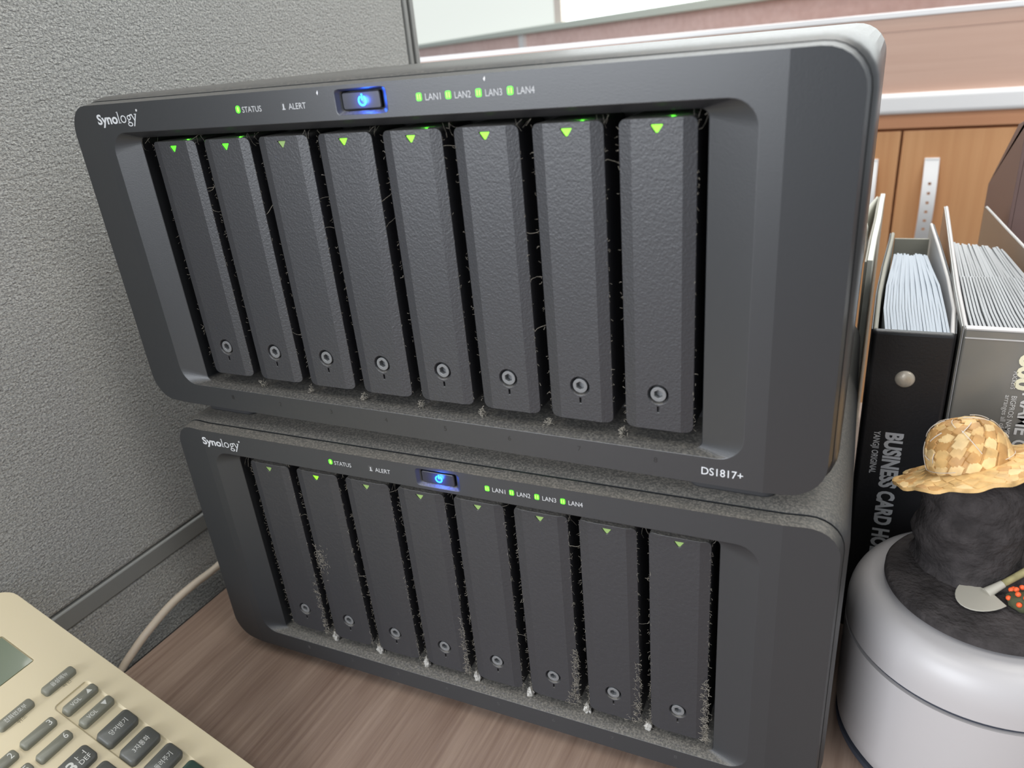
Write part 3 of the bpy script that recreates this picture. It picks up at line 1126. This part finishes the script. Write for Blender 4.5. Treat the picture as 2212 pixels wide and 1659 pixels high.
# lean the hat towards the viewer's left and tip its front up
hat.rotation_euler = (Matrix.Rotation(math.radians(-24), 3, Vector((0.91, 0.40, 0))) @ Matrix.Rotation(math.radians(-13), 3, Vector((-0.40, 0.91, 0)))).to_euler()
CR, CH, BR = 16.4, 19.6, 30.4


def crown(a, t):
    """a azimuth, t 0 (foot) .. 1 (top)"""
    ph_ = t * math.pi / 2
    r = CR * (math.cos(ph_) ** 0.72) * (1 + 0.03 * math.sin(3 * a + 1))
    z = 1.0 + CH * (math.sin(ph_) ** 0.95)
    return Vector((r * math.cos(a), r * math.sin(a), z))


def brim(a, t):
    r = CR - 0.5 + (BR - CR + 0.5) * t + (0.75 * math.sin(13 * a) + 0.35 * math.sin(23 * a)) * t
    z = 1.2 - 2.2 * t + (1.3 * math.sin(2 * a + 0.6) + 0.65 * math.sin(13 * a + 1)) * t * t
    return Vector((r * math.cos(a), r * math.sin(a), z))


bm = bmesh.new()
rows = [[bm.verts.new(crown(2 * math.pi * k / 48, j / 10) * 0.985) for k in range(48)] for j in range(10)]
for j in range(9):
    loft(bm, rows[j], rows[j + 1])
bm.faces.new(rows[-1])
mk('crown', bm, M['straw_dark'], hat, smooth=80)
bm = bmesh.new()
ts = (0, 0.25, 0.5, 0.75, 1.0)
up_ = [ring(bm, [brim(2 * math.pi * k / 96, t) for k in range(96)]) for t in ts]
dn = [ring(bm, [brim(2 * math.pi * k / 96, t) - Vector((0, 0, 1.5)) for k in range(96)]) for t in ts]
for j in range(4):
    loft(bm, up_[j], up_[j + 1])
    loft(bm, dn[j], dn[j + 1])
loft(bm, up_[-1], dn[-1])
mk('brim', bm, M['straw'], hat, smooth=50)


def plait(fn, a, t, da, dt, lift, material, rnd):
    """one visible piece of the plaited straw, a curved diamond lying on the hat"""
    c = fn(a, t)
    nrm = (fn(a + 0.02, t) - c).cross(fn(a, min(t + 0.02, 0.999)) - c)
    if nrm.length < 1e-6:
        nrm = Vector((0, 0, 1))
    nrm.normalize()
    if nrm.z < 0 and fn is brim:
        nrm = -nrm
    if fn is crown and nrm.dot(Vector((c.x, c.y, c.z * 0.5))) < 0:
        nrm = -nrm
    bm = bmesh.new()
    sk = rnd.uniform(-0.25, 0.25)
    quad = [(-1, -0.15 + sk), (-0.1, -1), (1, 0.15 + sk), (0.1, 1)]
    out = []
    for k in range(4):
        p0, p1 = quad[k], quad[(k + 1) % 4]
        out += [p0, ((p0[0] + p1[0]) * 0.54, (p0[1] + p1[1]) * 0.54)]
    tl = rnd.uniform(-0.25, 0.25)
    base = ring(bm, [fn(a + da * x, min(max(t + dt * y, 0), 0.985)) - nrm * 0.1 for x, y in out])
    tops = ring(bm, [fn(a + da * x * 0.9, min(max(t + dt * y * 0.9, 0), 0.985)) + nrm * (lift + tl * x * lift) for x, y in out])
    mid = bm.verts.new(fn(a, min(t, 0.985)) + nrm * (lift * 1.5))
    loft(bm, base, tops)
    for k in range(8):
        bm.faces.new((tops[k], tops[(k + 1) % 8], mid))
    return mk('straw_plait', bm, material, hat, smooth=40)


rnd = random.Random(5)
SM = [M['straw'], M['straw_pale'], M['straw_dark'], M['straw']]
for j, t in enumerate((0.05, 0.17, 0.29, 0.41, 0.53, 0.65, 0.77, 0.89)):
    n = max(5, int(round(2 * math.pi * CR * math.cos(t * math.pi / 2) ** 0.72 / 6.6)))
    for k in range(n):
        plait(crown, 2 * math.pi * (k + 0.5 * (j % 2)) / n, t, 1.12 * math.pi / n, 0.125, 0.45, rnd.choice(SM), rnd)
for j, t in enumerate((0.3, 0.62, 0.9)):
    n = 24 + 4 * j
    for k in range(n):
        plait(brim, 2 * math.pi * (k + 0.5 * (j % 2)) / n, t, 1.15 * math.pi / n, 0.2, 0.3, rnd.choice(SM), rnd)
bm = bmesh.new()
for k in range(22):
    a = rnd.uniform(0, 6.28)
    t = rnd.uniform(0.1, 0.95)
    a2, t2 = a + rnd.uniform(-0.7, 0.7), min(max(t + rnd.uniform(-0.5, 0.5), 0.03), 0.96)
    pts = []
    for i in range(9):
        s = i / 8
        p = crown(a + (a2 - a) * s, t + (t2 - t) * s)
        pts.append(p * (1.045 + 0.01 * math.sin(s * 3.1)))
    tube(bm, pts, rnd.uniform(0.12, 0.22), n=4, cap=False)
for k in range(10):
    a = rnd.uniform(0, 6.28)
    tube(bm, [crown(a + 0.1 * i, 0.02) * 1.04 + Vector((0, 0, 0.6)) for i in range(8)], 0.15, n=4, cap=False)
mk('thread', bm, M['thread'], hat, smooth=0)

M['tin'] = mat('shovel_tin', srgb(176, 172, 160), rough=0.5, bump=0.2, bscale=900, bdist=0.0001)
M['stick'] = mat('shovel_stick', srgb(150, 142, 100), rough=0.8, var=0.3, vscale=200, bump=0.5, bscale=400)
ZP = 84.6 - DESK
shov = tag(empty('miniature_shovel', (400.6, 64.6, ZP)), 'tiny grey-bladed shovel with a green-brown stick lying on the figurine base', 'shovel')
hd = Vector((0.66, 0.75, 0.0)).normalized()           # along the stick
sd = Vector((-hd.y, hd.x, 0)).normalized()
nd_ = hd.cross(sd)
nd_ = nd_ if nd_.z > 0 else -nd_
bm = bmesh.new()
ol = [(-13.5 * math.cos(math.radians(a)), 9.6 * math.sin(math.radians(a))) for a in range(-90, 91, 12)]
ol = [(-6.5 + 6.5 + (x * 1.05), y) for x, y in ol]
ol = ol + [(2.6, 2.2), (2.6, -2.2)]


def blade(u, v, w):
    return tuple(hd * u + sd * v + nd_ * (w + 1.0 + 0.006 * v * v + 0.02 * u))


prism(bm, ol, 0, 0.5, blade)
mk('blade', bm, M['tin'], shov, bevel=0.12)
hs = Vector((0.76, 0.46, 0.46)).normalized()
h0 = hd * 0.8 + nd_ * 1.6
bm = bmesh.new()
tube(bm, [h0, h0 + hs * 4, h0 + hs * 8], [2.4, 2.0, 1.7], n=12)
mk('socket', bm, M['tin'], shov, smooth=50)
bm = bmesh.new()
tube(bm, [h0 + hs * 7.6, h0 + hs * 18, h0 + hs * 30, h0 + hs * 40], [1.5, 1.6, 1.55, 1.5], n=10)
mk('stick', bm, M['stick'], shov, smooth=50)

M['berry'] = mat('berry_orange', srgb(236, 96, 48), rough=0.5)
M['moss'] = mat('moss_green', srgb(72, 76, 52), rough=0.9, bump=1, bscale=300)
bou = tag(empty('berry_sprig', (414.5, 62.5, ZP)), 'green sprig dotted with small orange berries beside the tiny shovel', 'decoration')
bm = bmesh.new()
bmesh.ops.create_icosphere(bm, subdivisions=3, radius=6.4)
for v in bm.verts:
    v.co = Vector((v.co.x, v.co.y, max(v.co.z * 0.62 + 2.6, -0.2))) * (1 + 0.16 * noise.noise(v.co * 0.5))
mk('greenery', bm, M['moss'], bou, smooth=80)
bm = bmesh.new()
bmesh.ops.create_icosphere(bm, subdivisions=2, radius=1.15)
b0 = mk('berry', bm, M['berry'], bou, smooth=180)
for k in range(16):
    c = b0 if k == 0 else dup(b0, bou)
    a = k * 2.4
    r = 6.0 if k % 3 else 3.6
    c.location = Vector((r * math.cos(a), r * math.sin(a), 4.2 + (3.0 if k % 3 == 0 else 0.4 * math.sin(k)))) * S

# ------------------------------------------------------------------ binders
M['vinyl'] = mat('binder_vinyl_black', (0.012, 0.012, 0.014, 1), rough=0.46, bump=0.35, bscale=700, bdist=0.0003)
M['board'] = mat('binder_board_beige', srgb(160, 158, 146), rough=0.7)
M['silver'] = mat('foil_silver', (0.62, 0.63, 0.65, 1), rough=0.35, metal=0.15)
M['snap'] = mat('snap_beige', srgb(206, 196, 180), rough=0.35, metal=0.3)
M['page'] = mat('page_sleeve', srgb(166, 175, 186), rough=0.5)
M['page2'] = mat('page_sleeve_grey', srgb(160, 162, 164), rough=0.45)
M['greyv'] = mat('binder_sleeve_grey', srgb(128, 126, 120), rough=0.28, var=0.08, vscale=20, coat=0.4)
M['edge_white'] = mat('binder_edge_white', srgb(205, 202, 200), rough=0.5)
YS = 140.0


def cover(name, parent, line, z0, ztops, thick, material, side, bevel=0.8):
    """upright board following line [(x,y)...] with a top height per point"""
    bm = bmesh.new()
    n = len(line)
    a0, a1, b0_, b1_ = [], [], [], []
    for (x, y), zt in zip(line, ztops):
        a0.append(bm.verts.new((x, y, z0)))
        a1.append(bm.verts.new((x, y, zt)))
        b0_.append(bm.verts.new((x + side * thick, y, z0)))
        b1_.append(bm.verts.new((x + side * thick, y, zt)))
    for i in range(n - 1):
        bm.faces.new((a0[i], a0[i + 1], a1[i + 1], a1[i]))
        bm.faces.new((b0_[i], b0_[i + 1], b1_[i + 1], b1_[i]))
        bm.faces.new((a1[i], a1[i + 1], b1_[i + 1], b1_[i]))
        bm.faces.new((a0[i], a0[i + 1], b0_[i + 1], b0_[i]))
    bm.faces.new((a0[0], a1[0], b1_[0], b0_[0]))
    bm.faces.new((a0[-1], a1[-1], b1_[-1], b0_[-1]))
    return mk(name, bm, material, parent, bevel=bevel, smooth=40)


ZK = 177.5 - DESK
blk = tag(empty('card_binder', (346.2, YS, 0)), 'black business card binder with a snap button and silver lettering', 'binder', 'card binders beside the storage units')
bm = bmesh.new()
prism(bm, rrect(0.0, 36.6, 0, 5.2, 2.3, 5), 0, ZK, lambda u, v, w: (u, v, w))
sp = mk('spine', bm, M['vinyl'], blk, bevel=1.6, seg=3, smooth=40)
Lc = [(0.2, 4), (2.0, 60), (5.0, 110), (9.6, 170), (10.6, 188)]
cover('front_cover', blk, Lc, 0, [ZK, ZK + 1, ZK + 2, ZK + 3.5, ZK + 4], 2.2, M['board'], 1)
cover('front_cover_skin', blk, [(x - 0.9, y) for x, y in Lc], 0, [ZK - 0.4, ZK + 0.6, ZK + 1.6, ZK + 3, ZK + 3.4], 0.8, M['vinyl'], 1, 0.2)
Rc = [(34.2, 4), (37.4, 40), (37.9, 90), (36.4, 150), (34.4, 200)]
cover('back_cover', blk, Rc, 0, [ZK, ZK + 0.5, ZK + 2, ZK + 5, ZK + 8], 2.0, M['edge_white'], 1)
cover('back_cover_skin', blk, [(x + 2.1, y) for x, y in Rc], 0, [ZK - 0.4, ZK, ZK + 1.5, ZK + 4.4, ZK + 7.2], 0.8, M['vinyl'], 1, 0.2)
bm = bmesh.new()
box(bm, 12.8, 34.0, 180, 182, 0, ZK + 1.5)
mk('fore_edge_flap', bm, M['board'], blk, bevel=0.4)
for i in range(20):
    x = 6.0 + i * 1.4 if False else 5.6 + i * 1.38
    t = i / 19
    xs = [5.2 + t * 27.4, 5.0 + t * 28.6, 7.2 + t * 26.6, 10.6 + t * 21.4, 12.6 + t * 18.4]
    ln = [(xs[0] + 0.8, 7), (xs[1] + 0.4, 45), (xs[2], 88), (xs[3], 130), (xs[4], 160 + rnd.uniform(-3, 3))]
    cover('page', blk, ln, 8, [ZK - 3 + rnd.uniform(-1, 1), ZK - 3, ZK - 3.5 + (1.2 if i % 2 else 0), ZK - 3 + rnd.uniform(-1, 1), ZK - 4], 1.3, M['page'], 1, 0)
bm = bmesh.new()
prof = [(0.4, 1.9), (2.2, 1.7), (3.9, 1.0), (4.6, 0.2), (4.6, -0.3)]
rings_ = [ring(bm, [(17.2 + r * math.cos(2 * math.pi * k / 28), -z, 152.6 - DESK + r * math.sin(2 * math.pi * k / 28)) for k in range(28)]) for r, z in prof]
for i in range(4):
    loft(bm, rings_[i], rings_[i + 1])
bm.faces.new(rings_[0])
mk('snap_button', bm, M['snap'], sp, smooth=60)
lettering('BUSINESS CARD HOLDER', M['silver'], sp, (12.4, -0.02, 121.3 - DESK), (0, 0, -1), (1, 0, 0), 8.3, 93, bold=0.045, depth=0.08)
lettering('YANGJI ORIGINAL', M['silver'], sp, (6.6, -0.02, 121.5 - DESK), (0, 0, -1), (1, 0, 0), 3.1, 26, bold=0.02, depth=0.08)

gry = tag(empty('card_binder', (385.6, YS, 0)), 'grey card binder with white printed lettering and clear sleeves', 'binder', 'card binders beside the storage units')
ZG = 181.2 - DESK
bm = bmesh.new()
prism(bm, rrect(0.0, 58, 0, 4.0, 1.2, 4), 0, ZG, lambda u, v, w: (u, v, w))
gs = mk('spine', bm, M['greyv'], gry, bevel=0.8, seg=2, smooth=40)
bm = bmesh.new()
box(bm, 0.6, 57.4, -0.35, 3.6, ZG - 4.6, ZG - 4.0)
box(bm, 0.6, 57.4, -0.35, 4.2, ZG - 0.2, ZG + 0.5)
mk('sleeve_lip', bm, M['edge_white'], gs, smooth=0)
Lg = [(-0.2, 4), (0.8, 60), (2.6, 120), (4.6, 180), (6.2, 236)]
cover('front_cover', gry, Lg, 0, [ZG + 0.5, ZG + 2, ZG + 4, ZG + 6, ZG + 8.5], 2.0, M['edge_white'], 1)
cover('front_cover_skin', gry, [(x - 0.7, y) for x, y in Lg], 0, [ZG, ZG + 1.5, ZG + 3.5, ZG + 5.5, ZG + 8], 0.6, M['greyv'], 1, 0.1)
Rg = [(54, 4), (50.5, 70), (45.6, 130), (40.4, 196), (35.0, 262)]
cover('back_cover', gry, Rg, 0, [ZG + 0.5, ZG + 1, ZG + 1.5, ZG + 2, ZG + 3], 1.6, M['edge_white'], 1)
cover('back_cover_skin', gry, [(x - 0.5, y) for x, y in Rg], 0, [ZG, ZG + 0.5, ZG + 1, ZG + 1.4, ZG + 2.4], 0.4, M['greyv'], 1, 0.1)
for i in range(26):
    t = i / 25
    sq = t ** 0.95
    ln = [(4.0 + 47.0 * sq, 8), (3.4 + 43.5 * sq - 1.5 * t, 45), (5.0 + 36.5 * sq, 104), (5.4 + 35.4 * sq, 106), (7.4 + 27.5 * sq, 176 - 14 * t * t + rnd.uniform(-2, 2))]
    zz = ZG - 6
    cover('page', gry, ln, 8, [zz - 3, zz + rnd.uniform(-0.6, 0.6), zz + 1.2, zz - 0.4 + rnd.uniform(-0.4, 0.4), zz + 2 + rnd.uniform(-1, 1)], 1.15, M['page2'], 1, 0)
cream = mat('print_cream', srgb(244, 238, 206), rough=0.5)
white = mat('print_bright', srgb(226, 224, 220), rough=0.5)
GL = {}


def gtext(s, m_, x, z, h, w, bold=0.0):
    lettering(s, m_, gs, (x, -0.4, z - DESK), (0, 0, -1), (1, 0, 0), h, w, bold=bold, depth=0.08)


gtext('POCKETS', white, 23.0, 161.3, 1.75, 9.0)
gtext('BIGPROS NAME CAD', white, 24.2, 148.6, 2.25, 28.2, 0.005)
gtext('arranges all of your card', white, 21.6, 148.8, 2.2, 31.0)
gtext('600', cream, 24.6, 170.5, 7.6, 18.6, 0.045)
gtext('NAME CARD', white, 28.4, 150.6, 6.4, 48, 0.02)

# ------------------------------------------------------------------ white folder behind the storage units
M['folder'] = mat('folder_white', srgb(222, 222, 210), rough=0.5)
M['folder_in'] = mat('folder_grey', srgb(150, 146, 134), rough=0.6)
fol = tag(empty('document_folder', (0, 0, 0)), 'white paper folder with a curling flap behind the black binder', 'folder')
bm = bmesh.new()
ln = [(340.5, 246), (342.6, 300), (345.2, 350), (347.0, 400), (348.2, 424)]
zf = 187 - DESK
cover('folder_back', fol, ln, 0, [zf - 4, zf - 3, zf - 2, zf - 1, zf], 1.2, M['folder_in'], 1, 0.2)
bm.free()
cover('folder_sheets', fol, [(x + 1.4, y) for x, y in ln], 0, [zf - 3, zf - 2, zf - 1, zf, zf + 2.5], 3.4, M['folder'], 1, 0.5)
bm = bmesh.new()
# curling flap: a leaf of card standing away from the sheets
pts = []
rows_ = []
for i in range(9):
    t = i / 8
    y = 420 - 96 * t
    bulge = 4.2 * math.sin(t * math.pi) ** 1.2
    zt = zf + 1 - 2 * t
    zb2 = zt - 4 - 34 * math.sin(t * math.pi * 0.9)
    x = 347.5 - 6.0 * t - bulge
    rows_.append([bm.verts.new((x + 1.2 * k / 4 * (1 if k else 0), y, zt + (zb2 - zt) * k / 4)) for k in range(5)])
for i in range(8):
    for k in range(4):
        bm.faces.new((rows_[i][k], rows_[i + 1][k], rows_[i + 1][k + 1], rows_[i][k + 1]))
fl = mk('flap', bm, M['folder'], fol, smooth=80)
so = fl.modifiers.new('thickness', 'SOLIDIFY')
so.thickness = 0.0005

# ------------------------------------------------------------------ magazine file
M['file'] = mat('file_brown', srgb(118, 96, 92), rough=0.45, bump=0.2, bscale=600)
M['file_edge'] = mat('file_paper', srgb(140, 130, 128), rough=0.7)
mag = tag(empty('magazine_file', (433, 0, 0)), 'dark brown slanted magazine file standing behind the grey binder', 'file holder')
sidep = [(300, 0), (500, 0), (500, 182 - DESK), (409, 241 - DESK), (374, 249 - DESK), (300, 249 - DESK)]
sidep = [(y + (78 if y == 300 else 0), z) for y, z in sidep]
for x in (0, 78):
    bm = bmesh.new()
    prism(bm, sidep, x, x + 2.5, lambda u, v, w: (w, u, v))
    mk('side_panel', bm, M['file'], mag, bevel=0.4, smooth=0)
bm = bmesh.new()
box(bm, 2.6, 77.9, 497.5, 500, 0, 180 - DESK)
mk('front_panel', bm, M['file'], mag, smooth=0)
bm = bmesh.new()
box(bm, 2.6, 77.9, 378, 380.5, 0, 248 - DESK)
mk('back_panel', bm, M['file'], mag, smooth=0)
for k in range(6):
    bm = bmesh.new()
    box(bm, 6 + k * 11, 15 + k * 11, 384, 492, 1, 168 + rnd.uniform(-3, 6) - DESK)
    mk('paper_bundle', bm, M['file_edge'], mag, smooth=0)
